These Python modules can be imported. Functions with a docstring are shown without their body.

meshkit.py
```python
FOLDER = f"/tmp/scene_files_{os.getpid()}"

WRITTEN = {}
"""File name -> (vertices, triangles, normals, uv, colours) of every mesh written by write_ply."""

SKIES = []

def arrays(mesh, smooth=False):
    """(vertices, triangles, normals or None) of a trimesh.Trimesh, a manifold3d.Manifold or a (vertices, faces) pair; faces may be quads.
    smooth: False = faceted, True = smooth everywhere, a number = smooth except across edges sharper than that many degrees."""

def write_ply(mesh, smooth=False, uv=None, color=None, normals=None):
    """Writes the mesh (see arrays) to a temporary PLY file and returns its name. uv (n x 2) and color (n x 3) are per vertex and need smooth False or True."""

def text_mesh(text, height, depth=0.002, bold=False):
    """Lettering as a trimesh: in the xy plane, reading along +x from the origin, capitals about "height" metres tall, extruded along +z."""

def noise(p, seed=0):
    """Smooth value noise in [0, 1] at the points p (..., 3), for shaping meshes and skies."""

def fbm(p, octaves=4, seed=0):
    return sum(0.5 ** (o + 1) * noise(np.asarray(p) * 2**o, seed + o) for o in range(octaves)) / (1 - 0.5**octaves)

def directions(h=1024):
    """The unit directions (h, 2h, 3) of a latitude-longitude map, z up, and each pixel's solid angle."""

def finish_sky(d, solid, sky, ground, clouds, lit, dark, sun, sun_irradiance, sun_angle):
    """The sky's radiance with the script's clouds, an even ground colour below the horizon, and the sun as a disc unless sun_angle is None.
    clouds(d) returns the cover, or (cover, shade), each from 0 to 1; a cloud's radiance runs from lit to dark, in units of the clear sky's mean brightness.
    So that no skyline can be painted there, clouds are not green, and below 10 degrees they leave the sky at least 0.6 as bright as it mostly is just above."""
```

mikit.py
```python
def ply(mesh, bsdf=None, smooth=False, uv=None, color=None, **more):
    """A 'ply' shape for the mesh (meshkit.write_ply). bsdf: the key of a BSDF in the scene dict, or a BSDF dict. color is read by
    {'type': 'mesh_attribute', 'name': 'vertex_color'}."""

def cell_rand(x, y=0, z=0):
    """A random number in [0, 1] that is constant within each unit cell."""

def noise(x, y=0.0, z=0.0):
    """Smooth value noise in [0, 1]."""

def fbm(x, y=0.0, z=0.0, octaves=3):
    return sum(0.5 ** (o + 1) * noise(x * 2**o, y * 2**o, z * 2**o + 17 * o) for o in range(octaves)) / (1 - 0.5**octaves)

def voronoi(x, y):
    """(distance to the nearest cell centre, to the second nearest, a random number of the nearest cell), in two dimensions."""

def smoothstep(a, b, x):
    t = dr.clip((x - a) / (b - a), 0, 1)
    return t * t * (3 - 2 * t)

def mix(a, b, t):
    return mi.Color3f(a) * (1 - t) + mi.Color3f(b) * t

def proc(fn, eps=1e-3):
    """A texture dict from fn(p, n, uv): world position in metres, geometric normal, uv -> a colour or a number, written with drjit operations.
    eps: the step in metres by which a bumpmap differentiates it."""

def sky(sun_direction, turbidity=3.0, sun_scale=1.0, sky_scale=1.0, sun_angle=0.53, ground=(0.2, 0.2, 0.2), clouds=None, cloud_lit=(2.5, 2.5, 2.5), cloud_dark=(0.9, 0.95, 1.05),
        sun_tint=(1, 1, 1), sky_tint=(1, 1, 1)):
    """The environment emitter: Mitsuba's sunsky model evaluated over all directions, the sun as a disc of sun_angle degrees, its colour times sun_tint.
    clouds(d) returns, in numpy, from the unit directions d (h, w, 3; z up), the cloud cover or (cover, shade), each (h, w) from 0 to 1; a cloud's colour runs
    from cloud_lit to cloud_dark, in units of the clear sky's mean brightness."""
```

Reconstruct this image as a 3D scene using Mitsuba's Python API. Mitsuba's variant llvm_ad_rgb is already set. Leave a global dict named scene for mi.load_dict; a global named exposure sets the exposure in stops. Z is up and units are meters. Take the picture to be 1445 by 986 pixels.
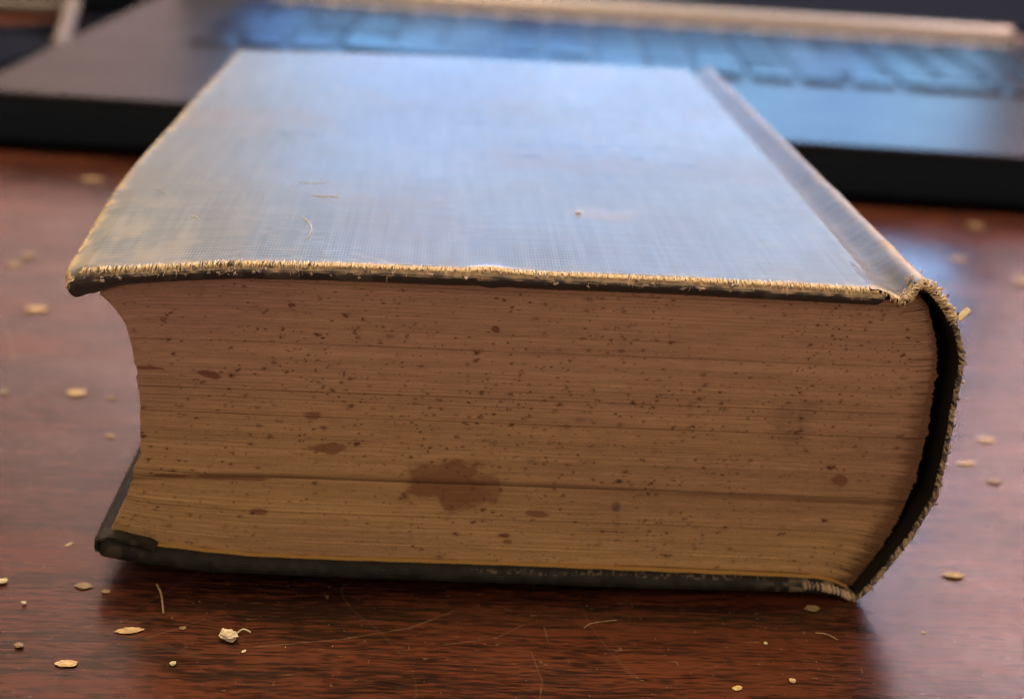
import math, random
import numpy as np, trimesh, mitsuba as mi, drjit as dr, mikit, meshkit
from mikit import proc, noise, fbm, voronoi, cell_rand, smoothstep, mix, ply
T = mi.ScalarTransform4f
rng = np.random.default_rng(7); random.seed(7)
scene, labels = {}, {}

# ------------------------------------------------------------------ camera, light, exposure
CAM = np.array([0.05178, -0.17812, 0.11054]); FWD = np.array([0.0575, 0.92722, -0.37008]); UP = np.array([-0.03899, 0.3725, 0.92721])
scene['camera'] = {'type': 'thinlens', 'fov': 41.007, 'fov_axis': 'x', 'aperture_radius': 0.0015, 'focus_distance': 0.186,
                   'near_clip': 0.01, 'far_clip': 50.0,
                   'to_world': T().look_at(origin=CAM.tolist(), target=(CAM + FWD).tolist(), up=UP.tolist())}
exposure = 0.55
scene['room_light'] = {'type': 'constant', 'radiance': {'type': 'rgb', 'value': [0.33, 0.245, 0.19]}}
SCREEN = 1.5      # brightness of the laptop display
scene['added_wall_spot_right'] = {'type': 'spot', 'intensity': {'type': 'rgb', 'value': [5.8, 4.5, 4.6]}, 'cutoff_angle': 75.0, 'beam_width': 25.0,  # unseen spot added to brighten the wall that the table mirrors
                            'to_world': T().look_at(origin=[0.75, 0.55, 0.95], target=[0.75, 1.05, 0.45], up=[0, 0, 1])}
scene['added_wall_spot_left'] = {'type': 'spot', 'intensity': {'type': 'rgb', 'value': [1.25, 0.93, 0.88]}, 'cutoff_angle': 48.0, 'beam_width': 8.0,  # second unseen spot, added to lift the left of the wall
                           'to_world': T().look_at(origin=[-0.2, 0.6, 0.50], target=[-0.2, 1.05, 0.42], up=[0, 0, 1])}
CEIL = [19.0, 14.4, 8.8]


# ------------------------------------------------------------------ helpers
def tag(key, label=None, cat=None, group=None, kind=None):
    d = labels.setdefault(key, {})
    for k, v in (('label', label), ('category', cat), ('group', group), ('kind', kind)):
        if v: d[k] = v


def numbered(name):
    k, n = name, 0
    while k in scene or k in labels or any(q.startswith(k + '__') for q in scene):
        n += 1; k = f'{name}_{n:03d}'
    return k


def thing(name, label, cat, group=None):
    k = numbered(name); tag(k, label, cat, group); return k


def part(parent, name, mesh, bsdf, label=None, kind=None, **kw):
    k = numbered(parent + '__' + name); scene[k] = ply(mesh, bsdf, **kw)
    if label or kind: tag(k, label, None, None, kind)
    return k


def rgb(*v): return {'type': 'rgb', 'value': list(v)}


def grid_faces(nu, nv, close_u=False):
    i, j = np.meshgrid(np.arange(nu if close_u else nu - 1), np.arange(nv - 1), indexing='ij')
    a = i * nv + j; b = ((i + 1) % nu) * nv + j
    return np.stack([a, b, b + 1, a + 1], -1).reshape(-1, 4)


def tri(q): return np.vstack([q[:, [0, 1, 2]], q[:, [0, 2, 3]]])


def resample(P, n):
    P = np.asarray(P, float); L = np.r_[0, np.cumsum(np.linalg.norm(np.diff(P, axis=0), axis=1))]
    s = np.linspace(0, L[-1], n)
    return np.stack([np.interp(s, L, P[:, k]) for k in range(P.shape[1])], 1)


def smooth_line(P, n, it=3):
    Q = resample(P, n)
    for _ in range(it):
        Q[1:-1] = (Q[:-2] + 2 * Q[1:-1] + Q[2:]) / 4
    return Q


def tube(P, r, sides=6):
    P = np.asarray(P, float); r = np.broadcast_to(r, len(P))
    d = np.gradient(P, axis=0); d /= np.linalg.norm(d, axis=1, keepdims=True) + 1e-12
    a = np.array([0.31, 0.52, 0.79]); u = np.cross(d, a); u /= np.linalg.norm(u, axis=1, keepdims=True); v = np.cross(d, u)
    ang = np.arange(sides) * 2 * np.pi / sides
    V = (P[:, None] + r[:, None, None] * (np.cos(ang)[None, :, None] * u[:, None] + np.sin(ang)[None, :, None] * v[:, None])).reshape(-1, 3)
    n = len(P); F = []
    i, j = np.meshgrid(np.arange(n - 1), np.arange(sides), indexing='ij')
    q = np.stack([i * sides + j, (i + 1) * sides + j, (i + 1) * sides + (j + 1) % sides, i * sides + (j + 1) % sides], -1).reshape(-1, 4)
    F = tri(q)
    c = np.arange(1, sides - 1)
    F = np.vstack([F, np.stack([c * 0, c + 1, c], 1)[:, ::-1] * 1, np.stack([c * 0, c, c + 1], 1) + (n - 1) * sides])
    return V, F


def join(meshes):
    vs, fs, at = [], [], 0
    for v, f in meshes:
        vs.append(v); fs.append(np.asarray(f) + at); at += len(v)
    return np.vstack(vs), np.vstack(fs)


def rbox(x0, x1, y0, y1, z0, z1, r=0.001, n=3):
    """A box with rounded edges, made as a hull of eight small spheres."""
    s = trimesh.creation.icosphere(subdivisions=n - 1 if n > 1 else 1, radius=r)
    V = np.vstack([s.vertices + [x, y, z] for x in (x0 + r, x1 - r) for y in (y0 + r, y1 - r) for z in (z0 + r, z1 - r)])
    h = trimesh.convex.convex_hull(V)
    return np.array(h.vertices), np.array(h.faces)


# ------------------------------------------------------------------ materials
def seg_dist(x, y, pts):
    d = mi.Float(1e3)
    for (ax, ay), (bx, by) in zip(pts[:-1], pts[1:]):
        L = (bx - ax) ** 2 + (by - ay) ** 2
        t = dr.clip(((x - ax) * (bx - ax) + (y - ay) * (by - ay)) / L, 0, 1)
        d = dr.minimum(d, dr.sqrt(dr.square(x - ax - t * (bx - ax)) + dr.square(y - ay - t * (by - ay))))
    return d


SCRATCHES = [([(0.02875, -0.01596), (0.04032, -0.01368), (0.05017, -0.01018), (0.05627, -0.00561)], 0.00016),
             ([(0.06724, -0.01557), (0.06834, -0.0222), (0.06782, -0.02619)], 0.00014), ([(0.06942, -0.00924), (0.0698, -0.013)], 0.00012),
             ([(0.01343, -0.0146), (0.01777, -0.01176), (0.02082, -0.00926)], 0.00012), ([(-0.00255, -0.00934), (0.00049, -0.00771)], 0.00012),
             ([(-0.04381, 0.10927), (-0.0367, 0.09297), (-0.03266, 0.08166)], 0.0003),
             ([(0.05428, -0.01443), (0.06234, -0.01229), (0.06658, -0.00846)], 0.0001)]


def wood_color(p, n, uv):
    x, y = p.x, p.y
    w = y + 0.0012 * noise(x * 40, y * 60, 3) + 0.0005 * noise(x * 220, y * 300, 5)
    a = noise(x * 170, w * 2300, 1)                      # pores and streaks along x
    b = noise(x * 620, w * 4200, 9)
    c = fbm(x * 30, w * 190, 2, octaves=3)
    t = smoothstep(0.26, 0.80, 0.36 * a + 0.36 * b + 0.55 * (c - 0.5) + 0.15)
    col = mix([0.015, 0.0045, 0.0032], [0.102, 0.028, 0.0125], t)
    pore = smoothstep(0.68, 0.84, noise(x * 380, w * 2900, 21)) * smoothstep(0.35, 0.6, noise(x * 110, y * 140, 4))
    col = col * (1 - 0.45 * pore)
    col = col * (0.72 + 0.56 * fbm(x * 14, y * 40, 8, octaves=3))
    m = mi.Float(0)
    for pts, wd in SCRATCHES:
        m = dr.maximum(m, (1 - smoothstep(wd * 0.4, wd * 1.3, seg_dist(x, y, pts))) * (0.10 + 0.3 * noise(x * 900, y * 900, 2)))
    for k, (sx, sy) in enumerate(((26, 35), (48, 20), (33, 75))):      # faint hairline scuffs
        u = noise(x * sx + y * sy * 2, y * sy - x * sx * 0.4, 40 + k)
        m = dr.maximum(m, (1 - smoothstep(0.002, 0.006, dr.abs(u - 0.5))) * 0.07 * smoothstep(0.55, 0.7, noise(x * 70, y * 70, 60 + k)))
    speck = smoothstep(0.93, 0.97, noise(x * 1300, y * 1300, 33)) * 0.35
    return mix(col, [0.36, 0.25, 0.16], dr.clip(0.7 * m + 0.7 * speck, 0, 0.8))


def wood_bump(p, n, uv):
    x, y = p.x, p.y
    w = y + 0.0012 * noise(x * 40, y * 60, 3) + 0.0005 * noise(x * 220, y * 300, 5)
    return (0.6 * noise(x * 240, w * 2100, 1) + 0.4 * noise(x * 520, w * 3600, 9) + 0.5 * noise(x * 60, y * 300, 7) +
            0.25 * noise(x * 900, y * 900, 12)) * 0.00002


def wood_rough(p, n, uv):
    return 0.16 + 0.14 * fbm(p.x * 60, p.y * 90, 5, octaves=3) + 0.10 * noise(p.x * 900, p.y * 1500, 2)


scene['m_wood'] = {'type': 'bumpmap', 'scale': 1.0, 'arbitrary': proc(wood_bump, eps=0.00008),
                   'bsdf': {'type': 'principled', 'base_color': proc(wood_color), 'roughness': proc(wood_rough), 'specular': 0.55, 'clearcoat': 0.0}}

STAINS = [[0.05557, 0.0167, 0.00642, 0.00393, 0.8], [0.06082, 0.0163, 0.00259, 0.00259, 0.6], [0.05235, 0.01891, 0.00362, 0.00155, 0.7], [0.03732, 0.02214, 0.00331, 0.00093, 0.8],
          [0.02046, 0.03297, 0.00176, 0.00072, 1], [0.03475, 0.02702, 0.00145, 0.00072, 0.7], [0.11282, 0.01967, 0.00135, 0.00114, 0.8], [0.06812, 0.01242, 0.00176, 0.00062, 0.8],
          [0.027, 0.01128, 0.00124, 0.00062, 0.8], [0.06335, 0.00863, 0.00104, 0.00052, 1], [0.06394, 0.00744, 0.00083, 0.00041, 0.8],
          [0.01137, 0.03368, 0.0025, 0.00028, 1], [0.03195, 0.04384, 0.00062, 0.00031, 1], [0.06053, 0.04146, 0.00072, 0.00062, 1], [0.02346, 0.01666, 0.00621, 0.00040, 0.8],
          [0.01425, 0.01666, 0.00259, 0.00030, 0.8]]
GREY_STAINS = [[0.08017, 0.0182, 0.00072, 0.00041, 1], [0.07991, 0.01392, 0.0008, 0.0011, 0.8], [0.10487, 0.02844, 0.0040, 0.0052, 0.28]]
PRIGHT = np.array([[0.1172, 0.00132], [0.11988, 0.00586], [0.12173, 0.0105], [0.12303, 0.0138], [0.12399, 0.01794], [0.12458, 0.02192], [0.12472, 0.02318], [0.12487, 0.0275], [0.12479, 0.03322], [0.1245, 0.03848], [0.12398, 0.04144], [0.123, 0.04434], [0.12183, 0.04721], [0.12028, 0.04906]])
XR = np.polyfit(PRIGHT[:, 1] * 40 - 1, PRIGHT[:, 0], 5)


def page_color(p, n, uv):
    x, z, u = p.x, p.z, uv.y
    leaf = dr.floor(u * 250)
    r1 = cell_rand(leaf, 3, 1)
    base = mix(mix([0.53, 0.340, 0.145], [0.65, 0.425, 0.195], r1), mix([0.51, 0.310, 0.190], [0.61, 0.375, 0.235], r1), smoothstep(0.10, 0.90, u))  # leaf tint carries the light: warm table bounce low, redder shade toward the top
    base = base * (0.92 + 0.16 * noise(x * 60, leaf * 0.21, 4)) * (0.9 + 0.2 * noise(x * 420, leaf * 0.73, 5))
    base = mix(base, mi.Color3f(base.x * 0.86, base.y * 0.83, base.z * 0.95), smoothstep(0.35, 0.75, fbm(x * 25, z * 60, 3, octaves=3)))
    line = 0.7 * smoothstep(0.80, 0.95, cell_rand(leaf, 8, 2)) * smoothstep(0.3, 0.6, noise(x * 45, leaf, 9))
    base = base * (1 - 0.14 * line)
    hl = smoothstep(0.88, 0.93, cell_rand(leaf, 5, 6)) * smoothstep(0.45, 0.2, u) * smoothstep(0.35, 0.55, noise(x * 70, leaf * 1.7, 3))
    base = base * (1 + 0.35 * hl)
    # foxing: small brown specks stretched along the leaves
    fox = mi.Float(0)
    for sx, sz, thr, q in ((480, 720, 0.24, 0), (330, 480, 0.19, 1), (1000, 1400, 0.30, 2), (760, 1050, 0.24, 3)):
        d, _, c = voronoi(x * sx + 0.25 * noise(x * 2000, z * 2000, q), z * sz + q * 17.3 + 0.25 * noise(x * 2000, z * 2000, q + 9))
        size = thr * (0.2 + 0.8 * cell_rand(c * 9973, q, 5)) * smoothstep(0.62, 0.97, cell_rand(c * 7919, q, 7))
        dens = 0.25 + 0.75 * smoothstep(0.30, 0.65, noise(x * 55, z * 75, 11 + q))
        fox = dr.maximum(fox, ((1 - smoothstep(size * 0.2, size * 1.1 + 0.05, d)) * 0.8 + (1 - smoothstep(size * 0.8, size * 2.4 + 0.05, d)) * 0.22) * dens * smoothstep(0.02, 0.06, size))
    fox = fox * (0.30 + 0.85 * noise(x * 260, z * 330, 6))
    st = mi.Float(0)
    wx, wz = fbm(x * 300, z * 420, 1, octaves=3) - 0.5, fbm(x * 330, z * 450, 22, octaves=3) - 0.5
    for cx, cz, a, b, k in STAINS:
        d = dr.sqrt(dr.square((x - cx) / a + 1.1 * wx) + dr.square((z - cz) / b + 1.1 * wz)) + 0.16 * (noise(x * 1800, z * 3600, 3) - 0.5)
        st = dr.maximum(st, ((1 - smoothstep(0.70, 1.05, d)) * 0.78 + 0.08 * (1 - smoothstep(0.0, 0.25, dr.abs(d - 0.85))) + 0.15 * (1 - smoothstep(0.9, 1.4, d))) * k)
    gy = mi.Float(0)
    for cx, cz, a, b, k in GREY_STAINS:
        d = dr.sqrt(dr.square((x - cx) / a + 0.8 * wx) + dr.square((z - cz) / b + 0.8 * wz))
        gy = dr.maximum(gy, (1 - smoothstep(0.4, 1.2, d)) * k * (0.5 + 0.6 * noise(x * 1200, z * 1200, 8)))
    # the band of stained leaves along the split
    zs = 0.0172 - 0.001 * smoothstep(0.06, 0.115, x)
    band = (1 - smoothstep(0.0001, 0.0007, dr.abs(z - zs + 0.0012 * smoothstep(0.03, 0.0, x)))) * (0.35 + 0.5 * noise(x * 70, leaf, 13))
    base = mix(base, [0.20, 0.064, 0.040], dr.clip(st * 0.84, 0, 1))
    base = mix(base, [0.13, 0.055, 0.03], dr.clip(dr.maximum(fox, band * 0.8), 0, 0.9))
    base = mix(base, [0.07, 0.062, 0.055], dr.clip(gy, 0, 0.9))
    # glue and dirt along the back of the sections
    t = z * 40 - 1; xr = mi.Float(0)
    for c in XR: xr = xr * t + float(c)
    g = smoothstep(0.0042, 0.0004, xr - x + 0.0018 * (noise(x * 500, leaf * 0.4, 15) - 0.5)) * smoothstep(0.045, 0.025, z) + smoothstep(0.0014, 0.0, xr - x)
    sec = u * 25; sd = dr.abs(sec - dr.floor(sec + 0.5))
    tick = (1 - smoothstep(0.04, 0.16, sd)) * smoothstep(0.0045, 0.0008, xr - x + 0.003 * (noise(leaf * 0.13, 3, 4) - 0.5)) * 0.7
    g = g + tick
    return mix(base, [0.17, 0.080, 0.042], dr.clip(g, 0, 1) * 0.75)


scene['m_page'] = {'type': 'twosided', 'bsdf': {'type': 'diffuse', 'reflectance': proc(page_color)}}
scene['m_endpaper'] = {'type': 'twosided', 'bsdf': {'type': 'diffuse', 'reflectance': rgb(0.62, 0.38, 0.12)}}

FAINT = [[(0.0221, 0.0775), (0.0353, 0.0785)], [(0.0401, 0.0904), (0.0642, 0.0957)], [(0.0676, 0.0770), (0.0943, 0.0800)], [(0.092, 0.0665), (0.1025, 0.0669)], [(0.0619, 0.0672), (0.0884, 0.0701)]]
PITCH = 0.00046


def cover_color(p, n, uv):
    x, y, z = p.x, p.y, p.z
    t = 0.55 + 0.45 * noise(x * 1700, y * 90, 2)                         # slubs along y
    t = t * (0.8 + 0.4 * noise(x * 60, y * 1800, 5))
    ph = 1.5 * noise(x * 90, y * 60, 31)
    am = 0.35 + 1.1 * noise(x * 120, y * 160, 44)
    w = 0.5 + am * 0.28 * dr.sin(x * (2 * math.pi / PITCH) + ph) + am * 0.28 * dr.sin(y * (2 * math.pi / (2.6 * PITCH)) + ph)
    col = mix([0.075, 0.100, 0.115], [0.180, 0.228, 0.250], dr.clip(t * (0.45 + 0.75 * w), 0, 1))
    upward = smoothstep(-0.1, 0.75, n.z)  # cloth turns darker brown as its face tips forward and down
    col = mix(mi.Color3f(0.040, 0.034, 0.030), col, upward)
    dirt = upward * smoothstep(0.45, 0.75, fbm(x * 45, y * 45, 1, octaves=4))
    col = mix(col, [0.19, 0.17, 0.135], dirt * 0.4)
    m = mi.Float(0)
    for pts in FAINT:
        m = dr.maximum(m, 1 - smoothstep(0.0004, 0.0022, seg_dist(x, y, pts) + 0.0012 * noise(x * 500, y * 500, 3)))
    m = m * smoothstep(0.35, 0.6, noise(x * 350, y * 200, 19))
    col = col * (1 - 0.7 * m)
    col = col * (0.84 + 0.32 * fbm(x * 38, y * 30, 15, octaves=4))
    rubbed = smoothstep(0.60, 0.78, noise(x * 520, y * 1100, 51)) * smoothstep(0.5, 0.75, fbm(x * 70, y * 60, 52, octaves=2))
    col = mix(col, [0.42, 0.40, 0.35], 0.12 * rubbed)
    sm = 1 - smoothstep(0.4, 1.0, dr.sqrt(dr.square((x - 0.078) / 0.0075) + dr.square((y - 0.031) / 0.0045)) + 0.5 * (noise(x * 300, y * 300, 8) - 0.5))
    col = mix(col, [0.26, 0.23, 0.17], sm * 0.5)
    # rubbed pale where the cloth turns over the edge and in patches by the corner
    top = smoothstep(0.040, 0.046, z)
    rub = (0.35 * smoothstep(0.0042, 0.0003, y + 0.0022 * noise(x * 500, y * 300, 6)) + smoothstep(0.0011, 0.0004, y + 0.0006 * noise(x * 700, 3, 6))) * top
    rub = rub * (0.45 + 0.55 * noise(x * 1500, y * 500, 4)) + 0.9 * smoothstep(0.0030, 0.0004, x + 0.0014 * noise(y * 500, x * 300, 9)) * top * noise(y * 700, 1, 2)
    rub = rub + 0.16 * smoothstep(0.45, 0.75, fbm(x * 260, y * 200, 14, octaves=3)) * smoothstep(0.03, 0.005, x) * smoothstep(0.05, 0.0, y) * top
    ding = 1 - smoothstep(0.3, 1.0, dr.sqrt(dr.square((x - 0.0592) / 0.0052) + dr.square(y / 0.0030)))
    rub = dr.maximum(rub, 0.75 * ding * top)
    under = smoothstep(-0.05, 0.45, n.z + 0.5 * (noise(x * 900, z * 2000, 4) - 0.5))
    return mix(col, [0.78, 0.60, 0.34], dr.clip(rub * under, 0, 0.9))


def cover_rough(p, n, uv):
    return 0.43 + 0.08 * fbm(p.x * 45, p.y * 38, 23, octaves=4)


def cover_bump(p, n, uv):
    k = 2 * math.pi / PITCH
    s = 0.5 * dr.sin(p.x * k + 1.5 * noise(p.x * 90, p.y * 60, 31)) + 0.9 * dr.sin(p.y * k / 2.6 + 1.5 * noise(p.x * 90, p.y * 60, 31))
    return 0.000014 * s + 0.00003 * noise(p.x * 1500, p.y * 80, 2) + 0.00002 * noise(p.x * 60, p.y * 1500, 7) + 0.00006 * noise(p.x * 300, p.y * 300, p.z * 300)


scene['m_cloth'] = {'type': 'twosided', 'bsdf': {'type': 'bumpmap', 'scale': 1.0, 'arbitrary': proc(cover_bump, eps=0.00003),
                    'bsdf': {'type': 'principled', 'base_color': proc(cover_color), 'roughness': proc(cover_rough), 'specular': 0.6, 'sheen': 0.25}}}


def bottom_color(p, n, uv):
    x, y, z = p.x, p.y, p.z
    col = mix([0.016, 0.016, 0.012], [0.040, 0.039, 0.030], noise(x * 900, z * 900, y * 900))
    rim = (1 - smoothstep(0.0001, 0.0004, dr.abs(z - 0.0033 + 0.0004 * (noise(x * 300, 1, 2) - 0.5)))) * 0.6 * smoothstep(0.02, 0.045, x) * smoothstep(0.45, 0.9, noise(x * 3200, z * 4200, 4)) * 0.55 * smoothstep(0.3, 0.6, noise(x * 110, 2, 5))
    worn = smoothstep(0.5, 0.75, noise(x * 900, z * 1100, y * 900)) * dr.maximum(0.12 * smoothstep(0.018, 0.003, x), 0.9 * smoothstep(0.1, 0.116, x)) * 0.7 * smoothstep(0.006, 0.001, y)
    return mix(col, [0.52, 0.42, 0.25], dr.clip(rim * 0.8 + worn, 0, 0.9))


def under_bump(p, n, uv):
    k = 2 * math.pi / 0.0005
    return 0.00002 * (dr.sin(p.x * k) + dr.sin((p.z + p.y) * k)) + 0.00012 * fbm(p.x * 420, p.y * 420, p.z * 420, octaves=2)


scene['m_under'] = {'type': 'twosided', 'bsdf': {'type': 'bumpmap', 'scale': 1.0, 'arbitrary': proc(under_bump, eps=0.00003),
                    'bsdf': {'type': 'principled', 'base_color': proc(bottom_color), 'roughness': 0.55, 'specular': 0.25}}}


def spine_color(p, n, uv):
    x, y, z = p.x, p.y, p.z
    col = mix([0.09, 0.094, 0.096], [0.20, 0.208, 0.212], noise(x * 300, y * 2200, 2) * (0.55 + 0.45 * dr.sin(y * (2 * math.pi / (PITCH * 1.4)))))
    ridge = smoothstep(0.0500, 0.0522, z + 0.0006 * (noise(x * 300, y * 150, 3) - 0.5) + 0.0065 * y) * smoothstep(0.1185 , 0.1200, x + 0.0057 * y)
    rub = 1.0 * ridge * (0.45 + 0.55 * noise(x * 900, y * 300, 5)) * (0.4 + 0.6 * smoothstep(0.08, 0.0, y))
    rub = dr.maximum(rub, smoothstep(0.0035, 0.0004, y + 0.0025 * noise(x * 400, z * 400, 8)) * 0.8)
    return mix(col, [0.60, 0.46, 0.27], dr.clip(rub, 0, 0.9))


def spine_bump(p, n, uv):
    return 0.000016 * dr.sin(p.y * (2 * math.pi / (PITCH * 1.4)) + 0.6 * noise(p.x * 400, p.y * 200, 1)) + 0.00006 * noise(p.x * 500, p.y * 500, p.z * 500)


scene['m_spine'] = {'type': 'twosided', 'bsdf': {'type': 'bumpmap', 'scale': 1.0, 'arbitrary': proc(spine_bump, eps=0.00003),
                    'bsdf': {'type': 'principled', 'base_color': proc(spine_color), 'roughness': 0.5, 'specular': 0.5, 'sheen': 0.2}}}
scene['m_hollow_shade'] = {'type': 'twosided', 'bsdf': {'type': 'diffuse', 'reflectance': rgb(0.026, 0.022, 0.018)}}  # near-black tone puts the hollow's shade into the spine's inner faces
scene['m_thread'] = {'type': 'twosided', 'bsdf': {'type': 'principled', 'base_color': {'type': 'mesh_attribute', 'name': 'vertex_color'}, 'roughness': 0.42, 'specular': 0.5, 'sheen': 0.5}}
scene['m_straw'] = {'type': 'twosided', 'bsdf': {'type': 'principled', 'roughness': 0.38, 'specular': 0.5,
                    'base_color': proc(lambda p, n, uv: mix([0.42, 0.27, 0.10], [0.80, 0.62, 0.34], noise(p.x * 2500, p.y * 3500, p.z * 2500)))}}
scene['m_pale'] = {'type': 'twosided', 'bsdf': {'type': 'diffuse', 'reflectance': proc(lambda p, n, uv: mix([0.62, 0.52, 0.32], [0.85, 0.78, 0.58], noise(p.x * 2200, p.y * 2200, p.z * 2200)))}}
scene['m_lint'] = {'type': 'twosided', 'bsdf': {'type': 'diffuse', 'reflectance': rgb(0.88, 0.84, 0.76)}}
scene['m_husk'] = {'type': 'twosided', 'bsdf': {'type': 'principled', 'roughness': 0.32, 'specular': 0.5,
                   'base_color': proc(lambda p, n, uv: mix([0.20, 0.13, 0.06], [0.46, 0.33, 0.17], noise(p.x * 1800, p.y * 3000, p.z * 1800)))}}

# ------------------------------------------------------------------ setting
tag('wall', kind='structure')
scene['wall'] = ply(trimesh.creation.box(bounds=[[-3, 1.05, -0.75], [3, 1.15, 2.0]]), 'm_wall')
scene['m_wall'] = {'type': 'diffuse', 'reflectance': proc(lambda p, n, uv: mix([0.62, 0.54, 0.55], [0.66, 0.58, 0.58], fbm(p.x * 3, p.z * 3, 1, octaves=2)))}
t = thing('table', 'reddish brown polished wood table top scattered with crumbs under the book', 'table')
part(t, 'tabletop', rbox(-0.9, 0.9, -0.42, 0.95, -0.03, 0.0, r=0.004), 'm_wood', smooth=30)
for lx in (-0.82, 0.76):
    for ly in (-0.36, 0.84):
        part(t, 'leg', rbox(lx, lx + 0.06, ly, ly + 0.06, -0.75, -0.031, r=0.004), 'm_wood')
t = thing('ceiling_lamp', 'warm square ceiling lamp hanging above the table', 'lamp')
part(t, 'housing', rbox(-0.36, 0.16, 0.0, 0.52, 1.503, 1.54, r=0.004), 'm_white')
scene['m_white'] = {'type': 'diffuse', 'reflectance': rgb(0.7, 0.7, 0.68)}
k = part(t, 'diffuser', (np.array([[-0.34, 0.02, 1.5], [-0.34, 0.5, 1.5], [0.14, 0.5, 1.5], [0.14, 0.02, 1.5]]), np.array([[0, 1, 2], [0, 2, 3]])), 'm_white')
scene[k]['emitter'] = {'type': 'area', 'radiance': rgb(*CEIL)}

# ------------------------------------------------------------------ the book
D = 0.172
book = thing('book', 'thick old hardback book with worn grey blue cloth cover lying flat', 'book')
LT = np.array([[-0.002, 0.0455], [0.00095, 0.04711], [0.00407, 0.04867], [0.0111, 0.04929], [0.02482, 0.05061], [0.0387, 0.05088], [0.06133, 0.05089], [0.08547, 0.0509], [0.10218, 0.05077], [0.11229, 0.05055], [0.1178, 0.0504]])


def sm(a, b, x):
    t = np.clip((x - a) / (b - a), 0, 1); return t * t * (3 - 2 * t)


def top_z(x, y):
    front = np.interp(x, LT[:, 0], LT[:, 1])
    flat = 0.0509 + 0 * x
    back = 0.0500 - 0.001 * np.exp(-(x / 0.02) ** 2) + 0 * x
    w = np.exp(-(y / 0.028) ** 2)
    return (front - flat) * w + flat + (back - flat) * np.clip(y / D, 0, 1)


def cluster(n, a, b, r):
    """n values from a to b, dense within r of both ends."""
    m = 7
    e = r * (1 - np.cos(np.linspace(0, np.pi / 2, m)))
    return np.r_[a + e, np.linspace(a + r, b - r, n)[1:-1], (b - e)[::-1]]


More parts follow.
